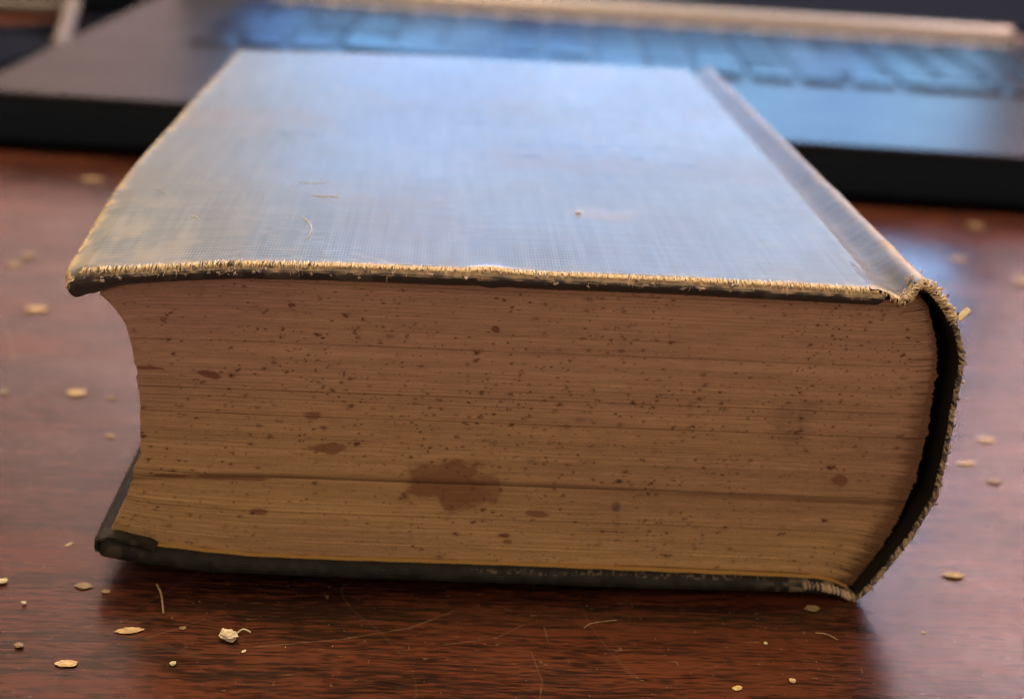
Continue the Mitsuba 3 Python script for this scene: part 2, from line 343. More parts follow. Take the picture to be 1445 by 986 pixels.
def board(xa, xb, ya, yb, top, thick, r, nx, ny, corner, seed, rough=0.00012):
    """A board wrapped in cloth: closed surface, rounded rims, crushed corners. top(x, y) is the upper face, thick(x, y) the thickness."""
    X, Y = np.meshgrid(cluster(nx, 0, xb - xa, r), cluster(ny, 0, yb - ya, r), indexing='ij')
    ed = lambda d: np.sqrt(np.clip(1 - (1 - np.clip(d / r, 0, 1)) ** 2, 0, 1))
    e = ed(np.minimum(X, xb - xa - X)) * ed(np.minimum(Y, yb - ya - Y))
    x, y = xa + X, ya + Y
    c = corner
    x = x + c * np.exp(-(Y / (2.6 * c)) ** 2) * np.exp(-(X / (4 * c)) ** 2)
    y = y + c * np.exp(-(X / (2.6 * c)) ** 2) * np.exp(-(Y / (4 * c)) ** 2)
    P = np.stack([x, y, y * 0], -1)
    edge = np.exp(-Y / 0.002) + np.exp(-X / 0.002)
    y = y - rough * 1.2 * (meshkit.fbm(P * 900 + seed, 3) - 0.5) * np.exp(-Y / 0.001)
    tz, th = top(x, y), thick(x, y)
    nz = rough * (meshkit.fbm(P * 1400 + seed, 3, seed=1) - 0.5) * edge + 0.00018 * (meshkit.fbm(P * 60 + seed, 3, seed=5) - 0.5)
    zt = tz - th / 2 + th / 2 * e + nz
    zb = tz - th / 2 - th / 2 * e + nz
    n, m = X.shape
    top_v = np.stack([x, y, zt], -1).reshape(-1, 3); bot_v = np.stack([x, y, zb], -1).reshape(-1, 3)
    f = grid_faces(n, m)
    me = trimesh.Trimesh(np.vstack([top_v, bot_v]), tri(np.vstack([f, (f + n * m)[:, ::-1]])), process=False)
    me.merge_vertices(digits_vertex=8); me.update_faces(me.nondegenerate_faces())
    return me


def top_board_z(x, y):
    ding = np.exp(-((x - 0.0592) / 0.0028) ** 2) * np.exp(-(y / 0.0022) ** 2)
    return top_z(x, y) + 0.0004 * ding


def top_thick(x, y):
    t = 0.0027 + 0.0006 * np.exp(-((x - 0.0595) / 0.0015) ** 2) * np.exp(-(y / 0.002) ** 2)
    return t + 0.0018 * np.exp(-((x - 0.0030) / 0.0042) ** 2) * np.exp(-(y / 0.006) ** 2)


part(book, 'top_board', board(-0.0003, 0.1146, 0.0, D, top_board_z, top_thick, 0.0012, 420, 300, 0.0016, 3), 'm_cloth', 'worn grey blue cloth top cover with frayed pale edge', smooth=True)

BB = np.array([[0.0029, 0.00446], [0.0039, 0.00348], [0.01009, 0.00249], [0.01941, 0.0014], [0.03925, 0.00105], [0.06413, 0.0009], [0.09068, 0.00079], [0.109, 0.00100], [0.1156, 0.0007], [0.1180, 0.00015]])
PB = np.array([[0.0029, 0.0071], [0.00529, 0.0074], [0.00634, 0.00684], [0.01116, 0.00557], [0.01849, 0.00486], [0.02545, 0.00426], [0.03906, 0.00406], [0.06403, 0.00401], [0.09069, 0.00369], [0.1054, 0.00348], [0.11134, 0.0034], [0.11441, 0.00283], [0.1164, 0.00193], [0.1180, 0.0014]])


def bot_top(x, y):
    z = np.interp(x, PB[:, 0], PB[:, 1]) - 0.0002
    return z - 0.0007 * sm(0.01, 0.08, y) * sm(0.0, 0.03, x)


def bot_thick(x, y):
    return np.interp(x, PB[:, 0], PB[:, 1]) - 0.0002 - np.interp(x, BB[:, 0], BB[:, 1])


part(book, 'bottom_board', board(0.0028, 0.1182, 0.0, D, bot_top, bot_thick, 0.0013, 260, 90, 0.0004, 11), 'm_under', 'dark green grey cloth bottom cover lifting at its left corner', smooth=True)
# the cloth turned in over the left end of the bottom board
flap = smooth_line([(0.0033, 0.0050), (0.0031, 0.0062), (0.0038, 0.0071), (0.0058, 0.0073), (0.0085, 0.0066), (0.0113, 0.0060), (0.0120, 0.0054)], 40)
nrm = np.gradient(flap, axis=0); nrm = np.stack([-nrm[:, 1], nrm[:, 0]], 1); nrm /= np.linalg.norm(nrm, axis=1, keepdims=True)
ring = np.vstack([flap + nrm * 0.00022, (flap - nrm * 0.00022)[::-1]])
ys = np.r_[np.linspace(-0.0002, 0.004, 8), np.linspace(0.008, D - 0.0005, 20)]
V = np.stack([np.stack([ring[:, 0], np.full(len(ring), y), ring[:, 1]], 1) for y in ys], 1)
V[..., 1] += 0.0003 * (meshkit.noise(V * 900)[...] - 0.5) * np.exp(-V[..., 1] / 0.002)
V[..., 0] += 0.0003 * np.exp(-(V[..., 1] / 0.0026) ** 2) * np.exp(-((V[..., 0] - 0.0028) / 0.005) ** 2)
f = grid_faces(len(ring), len(ys), True); m = len(flap)
cap = np.array([[i * len(ys), (i + 1) * len(ys), (2 * m - 2 - i) * len(ys), (2 * m - 1 - i) * len(ys)] for i in range(m - 1)])
part(book, 'turned_cloth', (V.reshape(-1, 3), tri(np.vstack([f[:, ::-1], cap]))), 'm_under', smooth=40)

# spine: a bent strip of cloth, hollow behind the sections
SO0 = [[0.1124, 0.05062], [0.1136, 0.05060], [0.1148, 0.0501], [0.1177, 0.0489], [0.11835, 0.0503], [0.1190, 0.0518], [0.1201, 0.05224], [0.12188, 0.05073], [0.12376, 0.0487], [0.12546, 0.04608], [0.12669, 0.04311], [0.1275, 0.04053], [0.1275, 0.03723], [0.12747, 0.0331], [0.12763, 0.0293], [0.12761, 0.0243], [0.1274, 0.0183], [0.12614, 0.01544], [0.12495, 0.01175], [0.1227, 0.00759], [0.12075, 0.00374], [0.11894, 0.00116], [0.1178, 0.0003]]
SI0 = [[0.1124, 0.05030], [0.1136, 0.05015], [0.1148, 0.0494], [0.1177, 0.0482], [0.1185, 0.0494], [0.1192, 0.05020], [0.12082, 0.04990], [0.12287, 0.04770], [0.12449, 0.04530], [0.12559, 0.04290], [0.12637, 0.04040], [0.12652, 0.03718], [0.12655, 0.03305], [0.12671, 0.02925], [0.12664, 0.02425], [0.1263, 0.01824], [0.12495, 0.01539], [0.12391, 0.01270], [0.12161, 0.00838], [0.1190, 0.00430], [0.1176, 0.0016]]
SO = smooth_line(SO0, 190, 4); SI = smooth_line(SI0, 190, 4)
BO = smooth_line(np.vstack([[[0.1124, 0.05062], [0.1136, 0.0506], [0.1146, 0.0502], [0.1160, 0.04975], [0.1172, 0.0502], [0.1186, 0.0514]], SO0[6:]]), 190, 6)
BI = smooth_line(np.vstack([[[0.1124, 0.0503], [0.1136, 0.05015], [0.1146, 0.0496], [0.1160, 0.0490], [0.1172, 0.0493], [0.1190, 0.0500]], SI0[6:]]), 190, 6)
ys = np.r_[0, 0.00015, 0.0004, 0.0008, np.linspace(0.0014, 0.02, 16), np.linspace(0.024, D - 0.001, 60), D]
rows = []
for y in ys:
    s = 1.0 if 0.0004 < y < D - 0.0005 else 0.72
    k = sm(0.0, 0.012, y); so, si = SO * (1 - k) + BO * k, SI * (1 - k) + BI * k
    mid = (so + si) / 2
    o, i_ = mid + (so - mid) * s, mid + (si - mid) * s
    ringp = np.vstack([o, i_[::-1]])
    P = np.stack([ringp[:, 0], np.full(len(ringp), y), ringp[:, 1]], 1)
    P[:, 2] -= 0.0011 * np.clip(y / D, 0, 1) * sm(0.04, 0.049, P[:, 2])
    P[:, 0] -= 0.0010 * np.clip(y / D, 0, 1) * sm(0.03, 0.05, P[:, 2])
    P[:, [0, 2]] += 0.0004 * (np.stack([meshkit.fbm(P * 250, 3, seed=1), meshkit.fbm(P * 250, 3, seed=2)], 1) - 0.5)
    P[:, 1] += 0.0006 * (meshkit.fbm(P * 500, 3, seed=4) - 0.5) * math.exp(-y / 0.003)
    rows.append(P)
V = np.stack(rows, 1); n2 = V.shape[0]; m = len(SO); ny = len(ys)
f = grid_faces(n2, ny, True)
cap = np.array([[i * ny, (i + 1) * ny, (n2 - 2 - i) * ny, (n2 - 1 - i) * ny] for i in range(m - 1)])
fo = grid_faces(m, ny); fi = fo + m * ny
spine = part(book, 'spine', (V.reshape(-1, 3), tri(fo[:, ::-1])), 'm_spine', 'frayed hollow cloth spine at the right side of the book', smooth=50)
part(spine, 'inner_shade', (V.reshape(-1, 3), tri(np.vstack([fi[:, ::-1], cap, cap[:, ::-1] + ny - 1]))), 'm_hollow_shade', smooth=50)
# the dark mull glued over the backs of the sections
BK = smooth_line(PRIGHT, 80, 2)
V = np.stack([np.stack([BK[:, 0] + 0.0001, np.full(len(BK), y), BK[:, 1]], 1) for y in (0.0032, 0.05, 0.1, 0.168)], 1)
part(book, 'spine_lining', (V.reshape(-1, 3), tri(grid_faces(len(BK), 4))), 'm_hollow_shade', smooth=True)

# text block: sections of folded leaves, each leaf a thin bent slab of its own
FORE = np.array([[0.00563, 0.04426], [0.00745, 0.04258], [0.00894, 0.03984], [0.00961, 0.03666], [0.01008, 0.03234], [0.01036, 0.0272], [0.0103, 0.02234], [0.0102, 0.01984], [0.00909, 0.01773], [0.00846, 0.01494], [0.00728, 0.01162], [0.00529, 0.0074]])
ZT = np.array([[0.0, 0.0425], [0.00563, 0.0452], [0.0085, 0.0468], [0.01101, 0.0475], [0.02153, 0.0481], [0.03873, 0.0481], [0.13, 0.0481]])
NL, PER = 250, 10
gap_u = 0.295


def flat_z(u, x):
    z = 0.0039 + (0.0481 - 0.0039) * u
    z = z + (np.interp(x, ZT[:, 0], ZT[:, 1]) - 0.0481) * u ** 5
    pb = np.interp(x, PB[:12, 0], PB[:12, 1]); base = np.where(x < 0.08, pb - 0.0040, -0.0004 * (x - 0.08) / 0.04)
    return z + base * (1 - u) ** 3


def flare(u): return np.interp(u, [0, 0.06, 0.2, 0.5, 0.85, 1.0], [-0.0022, -0.0018, -0.0008, 0.0, 0.0006, 0.0012])


block = book + '__text_block'
wave = meshkit.fbm(np.stack([np.arange(NL + 1) * 0.23, np.zeros(NL + 1), np.zeros(NL + 1)], 1), 3)
sections = []
for g in range(NL // PER):
    vs, fs, uvs, at = [], [], [], 0
    gx, gy = rng.normal(0, 0.00008), rng.normal(0, 0.00003)
    jag = rng.random() ** 2 * 1.6
    for q in range(PER):
        i = g * PER + q
        u0, u1 = i / NL, (i + 0.97) / NL
        if q == PER - 1 and g % 3: u1 = (i + 0.97 - 0.12 * rng.random() ** 2) / NL
        if abs((i + 0.5) / NL - gap_u) < 0.5 / NL: u1 = u0 + 0.45 / NL
        uc = (u0 + u1) / 2
        ze = 0.0039 + 0.0442 * uc + flare(uc)
        xr = float(np.interp(ze, PRIGHT[:, 1], PRIGHT[:, 0])) + rng.normal(0, 0.00008) + 0.00022 * math.sin(q / PER * math.pi) * jag
        xl = 0.01
        for _ in range(6): xl = float(np.interp(flat_z(uc, np.array(xl)), FORE[::-1, 1], FORE[::-1, 0]))
        xl += gx + rng.normal(0, 0.00004)
        yf = 0.0022 + gy + rng.normal(0, 0.00003) + (0.00012 if rng.random() < 0.04 else 0)
        x = np.r_[np.linspace(xl, 0.03, 14)[:-1], np.linspace(0.03, xr - 0.010, 14)[:-1], np.linspace(xr - 0.010, xr, 14)]
        bend = flare(uc) * np.clip((x - (xr - 0.009)) / 0.009, 0, 1) ** 2.2
        wob = 0.00010 * (meshkit.noise(np.stack([x * 90, x * 0 + i * 0.11, x * 0], 1)) - 0.5)
        za, zb_ = flat_z(u0, x) + bend + wob, flat_z(u1, x) + bend + wob
        yn = yf + 0.00012 * (meshkit.noise(np.stack([x * 160, x * 0 + i * 0.5, x * 0 + 3], 1)) - 0.5)
        yb = np.full_like(x, D - 0.0035)
        for a, b in ((yn, za), (yn, zb_), (yb, zb_), (yb, za)):
            vs.append(np.stack([x, a, b], 1)); uvs.append(np.stack([x, np.full_like(x, (i + 0.5) / NL)], 1))
        n = len(x)
        qd = np.vstack([np.stack([at + c * n + np.arange(n - 1), at + c * n + np.arange(1, n), at + ((c + 1) % 4) * n + np.arange(1, n), at + ((c + 1) % 4) * n + np.arange(n - 1)], 1) for c in range(4)] +
                       [np.array([[at, at + n, at + 2 * n, at + 3 * n]]), np.array([[at + n - 1, at + 4 * n - 1, at + 3 * n - 1, at + 2 * n - 1]])])
        fs.append(tri(qd)); at += 4 * n
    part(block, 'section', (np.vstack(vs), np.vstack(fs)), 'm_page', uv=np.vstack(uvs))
# the yellow endpaper showing as a bright line above the bottom board
x = np.linspace(0.0056, 0.1168, 120)
z = np.interp(x, PB[:, 0], PB[:, 1]) - 0.0001
V = np.stack([np.stack([x, np.full_like(x, y), z + dz + 0.00004 * np.sin(x * 900)], 1) for y, dz in ((0.0014, -0.00008), (0.0014, 0.00010), (D - 0.004, 0.0001), (D - 0.004, -0.00008))], 0)
part(book, 'endpaper', (V.reshape(-1, 3), tri(grid_faces(4, len(x), True))), 'm_endpaper')


# worn rims: the cloth's threads lying bare over the edges
def threads(items, sides=6):
    """items: (points, radius, colour) -> mesh and vertex colours"""
    ms, cs = [], []
    for P, r, c in items:
        v, f_ = tube(P, r, sides); ms.append((v, f_)); cs.append(np.tile(c, (len(v), 1)))
    v, f_ = join(ms)
    return (v, f_), np.clip(np.vstack(cs), 0.01, 0.95)


def gold(dark=0.0):
    a = rng.random()
    c = np.array([0.66, 0.47, 0.22]) * (1 - a) + np.array([0.90, 0.76, 0.50]) * a
    if rng.random() < dark: c = np.array([0.16, 0.13, 0.10]) * (0.6 + 0.9 * rng.random())
    return c


cap5 = np.array([0.35, 0.85, 1.0, 0.85, 0.35])
def lip_z(x):
    if x < 0.1136: return float(top_board_z(np.array(x), np.array(0.0006)))
    return float(np.interp(x, SO[:60, 0], SO[:60, 1]))


items = []
for row in range(2):
    x = 0.0036 + 0.0002 * row
    while x < 0.1176:
        zt = lip_z(x)
        tight = float(sm(0.03, 0.05, x) * (1 - sm(0.082, 0.1, x)))
        k = 0.000065 + 0.00007 * rng.random() * (1 - 0.6 * tight)
        down = (0.0005 * rng.random() ** 3) * (1 - 0.8 * tight) + 0.0002 * float(sm(0.09, 0.115, x)) + 0.0002 * float(1 - sm(0.02, 0.04, x))
        a = np.linspace(0, 1, 6); sl = rng.normal(0.0, 0.00022 + 0.0003 * tight)
        y0 = 0.0007 + 0.0012 * rng.random() ** 2
        yy = np.array([y0, y0 * 0.6, 0.0003, 0.00005, -0.00006, 0.00002]); zz = zt + np.array([-0.00002, 0.0, -0.00010, -0.00022, -0.00034 - down * 0.5, -0.00036 - down])
        P = np.stack([x + sl * a + rng.normal(0, 0.00004, 6), yy + rng.normal(0, 0.00003, 6), zz], 1)
        patch = meshkit.fbm(np.array([[x * 170, 0.3, row * 9.1]]), 2)[0]
        if rng.random() < 0.35 + 0.9 * patch + 0.3 * tight: items.append((P, k * np.array([0.3, 0.75, 1, 1, 0.85, 0.3]), gold(0.03 if x > 0.03 else 0.22)))
        x += 0.00015 + 0.00014 * rng.random()
for _ in range(240):                                    # second, looser row along the left end and the left side
    y = abs(rng.normal(0, 0.02)); zt = float(top_board_z(np.array(0.0006), np.array(y)))
    x0 = 0.0003 + 0.0015 * math.exp(-(y / 0.0042) ** 2)
    P = np.array([[x0 + 0.0009, y, zt + 0.00006], [x0 + 0.0003, y + rng.normal(0, 0.0002), zt - 0.00002], [x0 - 0.0001, y + rng.normal(0, 0.0003), zt - 0.0008], [x0 + 0.0001, y + rng.normal(0, 0.0003), zt - 0.0013]])
    items.append((P, (0.00010 + 0.0001 * rng.random()) * np.array([0.4, 1, 1, 0.4]), gold(0.12)))
for _ in range(70):                                     # pinkish lumps of lint and broken thread under the rim
    x = 0.004 + 0.09 * rng.random() ** 1.8; zt = float(top_board_z(np.array(x), np.array(0.0004)))
    c = np.array([x, -0.0001, zt - 0.0006 - 0.0009 * rng.random()])
    P = c + np.cumsum(rng.normal(0, 0.00022, (5, 3)), 0) * [1, 0.5, 0.8]
    items.append((P, (0.00014 + 0.00012 * rng.random()) * cap5, np.array([0.55, 0.44, 0.36]) * (0.5 + 0.6 * rng.random())))
msh, col = threads(items)
part(book + '__top_board', 'bare_thread', msh, 'm_thread', 'pale golden bare threads along the front edge of the top cover', kind='stuff', smooth=True, color=col)

items = []
L = np.r_[0, np.cumsum(np.linalg.norm(np.diff(SO, axis=0), axis=1))]; s = 0.0002
MID = SO * 0.75 + SI * 0.25
s = float(L[np.argmin(SO[:60, 1])]) if False else 0.0058
while s < L[-1] - 0.0002:
    c = np.array([np.interp(s, L, MID[:, k]) for k in (0, 1)]); c2 = np.array([np.interp(s + 0.0002, L, MID[:, k]) for k in (0, 1)])
    tg = (c2 - c) / (np.linalg.norm(c2 - c) + 1e-9); nr = np.array([tg[1], -tg[0]]) * -1
    if nr[0] < 0: nr = -nr
    f = s / L[-1]
    wide = 0.0008 if f < 0.25 else (0.0005 if f < 0.62 else 0.0006)
    a = np.linspace(-1, 1, 5)
    off = nr[None] * (a * wide)[:, None] + tg[None] * (a * 0.0006 * rng.normal(0.6, 0.6) + rng.normal(0, 0.00016, 5))[:, None]
    yy = -0.00012 - 0.00022 * (1 - a ** 2) + 0.0008 * np.clip(a, 0, 1) ** 2 + rng.normal(0, 0.00006)
    P = np.stack([c[0] + off[:, 0], yy, c[1] + off[:, 1]], 1)
    dk = 0.10 if f < 0.25 else (0.45 if f < 0.62 else 0.42)
    items.append((P, (0.00009 + 0.00010 * rng.random()) * cap5, gold(dk) * (1.0 if f < 0.25 else 0.8)))
    s += 0.00014 + 0.00012 * rng.random()
for _ in range(150):
    s = (0.07 + 0.9 * rng.random() ** 1.3) * L[-1]; f = s / L[-1]
    c = np.array([np.interp(s, L, SO[:, k]) for k in (0, 1)])
    y0 = abs(rng.normal(0, 0.0022))
    P = np.array([c[0], y0, c[1]]) + np.cumsum(rng.normal(0, 0.00017, (5, 3)) + np.array([0.00006, 0, 0.00004]), 0)
    items.append((P, (0.00010 + 0.00010 * rng.random()) * cap5, gold(0.25)))
msh, col = threads(items)
part(spine, 'bare_thread', msh, 'm_thread', 'golden frayed threads along the front edge of the spine', kind='stuff', smooth=True, color=col)
items = []
for x in np.sort(rng.uniform(0.109, 0.1176, 34)):             # frayed right end of the bottom board
    z = float(np.interp(x, PB[:, 0], PB[:, 1])) - 0.0006
    P = np.array([[x, 0.0005, z + 0.0003], [x + 0.0001, -0.0001, z - 0.0001], [x + 0.0002, -0.00012, z - 0.0006], [x + 0.00025, 0.0002, z - 0.001]])
    items.append((P, (0.00018 + 0.0001 * rng.random()) * np.array([0.5, 1, 1, 0.5]) * (0.6 if x < 0.111 else 1), gold(0.55 if x < 0.111 else 0.25) * (0.55 if x < 0.111 else 0.8)))
msh, col = threads(items)
part(book + '__bottom_board', 'bare_thread', msh, 'm_thread', kind='stuff', smooth=True, color=col)
# fuzz: single fine fibres standing off the rims
items = []
for _ in range(420):
    if rng.random() < 0.5:
        x = 0.001 + 0.117 * rng.random(); y = -0.0001; z = float(top_board_z(np.array(x), np.array(0.0004))) - 0.0014 * rng.random()
        d = np.array([rng.normal(0, 0.5), -1, rng.normal(-0.3, 0.6)])
    else:
        s = rng.random() * L[-1]; q = np.array([np.interp(s, L, SO[:, k]) for k in (0, 1)]); x, y, z = q[0], 0.003 * rng.random() ** 2, q[1]
        d = np.array([0.8, -0.5, 0.4]) + rng.normal(0, 0.6, 3)
    d = d / np.linalg.norm(d) * (0.0002 + 0.0005 * rng.random() ** 2)
    tt = np.linspace(0, 1, 4)[:, None]
    P = np.array([x, y, z]) + d * tt + rng.normal(0, 0.00016, 3) * tt ** 2
    items.append((P, np.array([0.00003, 0.000028, 0.00002, 0.00001]), gold(0.2)))
msh, col = threads(items, 3)
part(book, 'cloth_fuzz', msh, 'm_thread', kind='stuff', color=col)
k = part(spine, 'loose_tuft', rbox(-0.0011, 0.0011, -0.0006, 0.0006, -0.00016, 0.00016, r=0.00014), 'm_pale', 'small white tuft sticking out of the spine edge')
scene[k]['to_world'] = T().translate([0.1266, 0.0012, 0.0470]).rotate([0, 1, 0], -50).rotate([1, 0, 0], 25)

# ------------------------------------------------------------------ crumbs, flakes and fibres
def flake(a, b, c, seed, kind):
    """A husk, flake or grain: a ragged lens, curled along its length, thicker in the middle."""
    s = trimesh.creation.icosphere(subdivisions=3); v = np.array(s.vertices)
    r = 0.62 + 0.8 * meshkit.fbm(v * 2.3 + seed * 3.7, 3, seed=seed)
    v = v * r[:, None]
    if kind == 'husk':
        v[:, 1] *= np.clip(1 - 0.55 * v[:, 0] ** 2, 0.1, 1)
        v[:, 2] = np.where(v[:, 2] > 0, v[:, 2] - 0.9 * np.exp(-(v[:, 1] / 0.45) ** 2), v[:, 2])     # hollow upper face
    v = v * [a, b, c]
    v[:, 2] += 0.35 * c * (v[:, 0] / a) ** 2 + 0.2 * c * (v[:, 1] / b) ** 2
    v[:, 2] -= v[:, 2].min()
    return v, np.array(s.faces)


G = 'crumbs scattered on the table'
CR = [  # x, y, half length, half width, half height (mm), turn, kind, material, label
    (0.02494, -0.01458, 1.35, 1.0, 0.75, -35, 'chunk', 'm_pale', 'largest crumb, a pale yellow chunk in front of the book at left'),
    (0.01097, -0.01315, 1.9, 0.8, 0.35, 12, 'husk', 'm_straw', 'golden elongated flake left of the pale yellow chunk'),
    (0.00442, -0.02139, 1.4, 0.75, 0.3, 5, 'flake', 'm_straw', 'brownish flake nearest the bottom left corner of the photo'),
    (0.00185, -0.00193, 1.3, 0.8, 0.3, -5, 'husk', 'm_husk', 'dull grey brown husk beside the lifted left corner of the book'),
    (0.00546, -0.00329, 0.6, 0.45, 0.25, 0, 'flake', 'm_husk', 'small brown speck beside the dull husk at the book corner'),
    (-0.00335, 0.00993, 0.75, 0.2, 0.15, 50, 'flake', 'm_pale', 'tiny white sliver left of the bottom cover corner'),
    (-0.00527, -0.00708, 0.35, 0.3, 0.3, 0, 'chunk', 'm_pale', 'tiny white grain low on the left of the table'),
    (-0.01001, -0.0016, 0.8, 0.6, 0.35, 20, 'chunk', 'm_pale', 'pale crumb cut by the left edge of the photo'),
    (0.13604, 0.00834, 1.75, 0.75, 0.55, -6, 'husk', 'm_straw', 'shiny golden oat husk at the lower right of the spine'),
    (0.15544, 0.04227, 1.4, 0.7, 0.4, 4, 'husk', 'm_husk', 'brown husk, lowest of the three right of the spine'),
    (0.15271, 0.04957, 1.75, 0.8, 0.35, 6, 'flake', 'm_straw', 'straw flake in the middle of the three right of the spine'),
    (0.1605, 0.06034, 1.65, 0.95, 0.35, -8, 'flake', 'm_straw', 'broad straw flake, uppermost of the three right of the spine'),
    (0.16355, 0.07933, 0.9, 0.25, 0.15, -35, 'flake', 'm_husk', 'thin brown sliver right of the spine at mid height'),
    (0.11052, -0.00245, 1.2, 0.85, 0.35, 8, 'husk', 'm_husk', 'dull husk tucked under the front right corner of the book'),
    (0.10312, -0.02123, 0.45, 0.4, 0.3, 0, 'chunk', 'm_straw', 'small round straw grain at the bottom right of the book reflection'),
    (0.10126, -0.01225, 0.3, 0.25, 0.25, 0, 'chunk', 'm_pale', 'tiny white grain in front of the book at right'),
    (0.09504, -0.02303, 0.7, 0.5, 0.2, 30, 'flake', 'm_straw', 'small straw flake at the bottom edge right of centre'),
    (0.1259, -0.00798, 0.4, 0.25, 0.15, 10, 'flake', 'm_pale', 'tiny pale flake on the table below the spine'),
    (-0.01649, 0.06678, 1.8, 1.2, 0.4, 0, 'flake', 'm_straw', 'round straw flake left of the page edges'),
    (-0.00936, 0.06507, 0.8, 0.6, 0.3, 0, 'flake', 'm_husk', 'small flake just right of the round straw flake'),
    (-0.03632, 0.11105, 2.2, 1.4, 0.5, 0, 'flake', 'm_straw', 'blurred tan flake left of the drooping cover corner'),
    (-0.04849, 0.14742, 1.7, 1.3, 0.5, 15, 'flake', 'm_husk', 'blurred flake, upper one of the pair far left'),
    (-0.04992, 0.1406, 2.0, 1.4, 0.4, 0, 'flake', 'm_husk', 'blurred flake, lower one of the pair far left'),
    (-0.02977, 0.06589, 0.5, 0.4, 0.3, 0, 'chunk', 'm_pale', 'tiny pale dot at the left edge at mid height'),
    (-0.00598, 0.04864, 0.7, 0.4, 0.25, 0, 'flake', 'm_straw', 'small flake left of the concave page edges, low'),
    (0.21371, 0.21331, 2.6, 1.8, 0.6, 0, 'husk', 'm_husk', 'brown curled flake just in front of the laptop at right'),
    (0.1962, 0.1787, 2.3, 1.7, 0.5, 0, 'flake', 'm_husk', 'grey flake right of the blue reflection behind the spine'),
    (0.20668, 0.16024, 1.7, 1.3, 0.6, 10, 'chunk', 'm_straw', 'straw crumb cut by the right edge of the photo'),
    (-0.05057, 0.21999, 3.0, 1.8, 0.5, 0, 'flake', 'm_husk', 'blurred reddish flake in the shadow by the laptop at left'),
    (0.01813, -0.0121, 0.45, 0.35, 0.2, 0, 'flake', 'm_husk', 'tiny tan flake between the golden flake and the pale chunk'),
    (0.01842, -0.02094, 0.45, 0.35, 0.3, 30, 'chunk', 'm_pale', 'tiny grey white grain below the pale yellow chunk'),
    (0.02739, -0.01738, 0.4, 0.25, 0.2, 60, 'flake', 'm_pale', 'tiny pale flake just below right of the yellow chunk'),
    (-0.00293, -0.01759, 0.6, 0.5, 0.3, 0, 'chunk', 'm_husk', 'small orange brown crumb near the lower left edge'),
]
for k, (x, y, a, b, c, turn, kind, m, lab) in enumerate(CR):
    key = thing('crumb', lab, 'crumb', G)
    scene[key] = ply(flake(a * 0.001, b * 0.001, c * (0.00085 if kind == 'chunk' else 0.0005), k + 1, kind), m, smooth=True, to_world=T().translate([x, y, 0.00005]).rotate([0, 0, 1], turn))
# fine grit between them
gr = []
for k in range(170):
    x, y = rng.uniform(-0.06, 0.2), rng.uniform(-0.03, 0.16)
    if -0.002 < x < 0.13 and y > -0.0015: continue
    r = 0.00006 + 0.00012 * rng.random() ** 3
    s = trimesh.creation.icosphere(subdivisions=1); gr.append((np.array(s.vertices) * r * (0.7 + 0.6 * rng.random((1, 3))) + [x, y, r * 0.6], np.array(s.faces)))
scene['dust'] = ply(join(gr), 'm_straw'); tag('dust', 'fine pale dust and grit strewn over the wood', 'dust', None, 'stuff')


def fibre(pts, z, r, m, lab, cat='fibre', lift=0.0004):
    P = smooth_line(np.array([[*q, z] for q in pts]), 24, 6); P[:, 2] += lift * np.sin(np.linspace(0.2, math.pi - 0.2, 24))
    key = thing('fibre', lab, cat); scene[key] = ply(tube(P, r, 6), m, smooth=True)


fibre([(0.01232, -0.0012), (0.0137, -0.00458), (0.01483, -0.00883)], 0.0002, 0.00016, 'm_husk', 'stiff brown bristle pointing out from under the book at left', lift=0.0008)
fibre([(0.0752, -0.0094), (0.07591, -0.00857), (0.0780, -0.0080), (0.0802, -0.0071)], 0.0001, 0.00007, 'm_husk', 'curled pale fibre in front of the middle of the book')
fibre([(0.1093, -0.00915), (0.11071, -0.00982), (0.11224, -0.01084)], 0.0002, 0.00008, 'm_husk', 'short thin fibre below the front right corner of the book')
fibre([(0.0258, -0.01334), (0.0266, -0.01259), (0.02774, -0.01287)], 0.0002, 0.00013, 'm_pale', 'pale fibre beside the large yellow crumb')
ZC = lambda x, y: float(top_board_z(np.array(x), np.array(y)))
for pts, r, m, lab in (([(0.0314, 0.02166), (0.03256, 0.01964), (0.03345, 0.01584), (0.03327, 0.01236), (0.0328, 0.01095)], 0.00008, 'm_lint', 'curved white hair lying on the book cover near its front edge'),
                       ([(0.02853, 0.04179), (0.0312, 0.0421), (0.03421, 0.04321)], 0.00005, 'm_lint', 'fine horizontal white fibre on the book cover, farther one'),
                       ([(0.03162, 0.03379), (0.0338, 0.0342), (0.03611, 0.03371)], 0.00006, 'm_lint', 'fine horizontal white fibre on the book cover, nearer one'),
                       ([(0.01465, 0.02243), (0.0155, 0.0216), (0.01626, 0.02045)], 0.00006, 'm_lint', 'short lint thread on the cover nearest its left front corner'),
                       ([(0.00661, 0.03629), (0.0078, 0.0350), (0.00886, 0.03331)], 0.00006, 'm_lint', 'lint thread closest to the left edge of the cover')):
    fibre(pts, ZC(*pts[0]) + r, r, m, lab, lift=0.0001)
key = thing('crumb', 'tiny pale crumb lying on the middle of the book cover', 'crumb')
scene[key] = ply(flake(0.0005, 0.0004, 0.00015, 77, 'flake'), 'm_lint', smooth=True, to_world=T().translate([0.07389, 0.03088, ZC(0.07389, 0.03088)]))

# ------------------------------------------------------------------ the laptop
LO = np.array([-0.098, 0.2572]); YAW = -4.0
LW = T().translate([LO[0], LO[1], 0]).rotate([0, 0, 1], YAW)
WD, DP, HT = 0.436, 0.262, 0.0176


def metal(base, rough, amp=0.0):
    return {'type': 'principled', 'base_color': rgb(*base), 'roughness': rough, 'specular': 0.5}


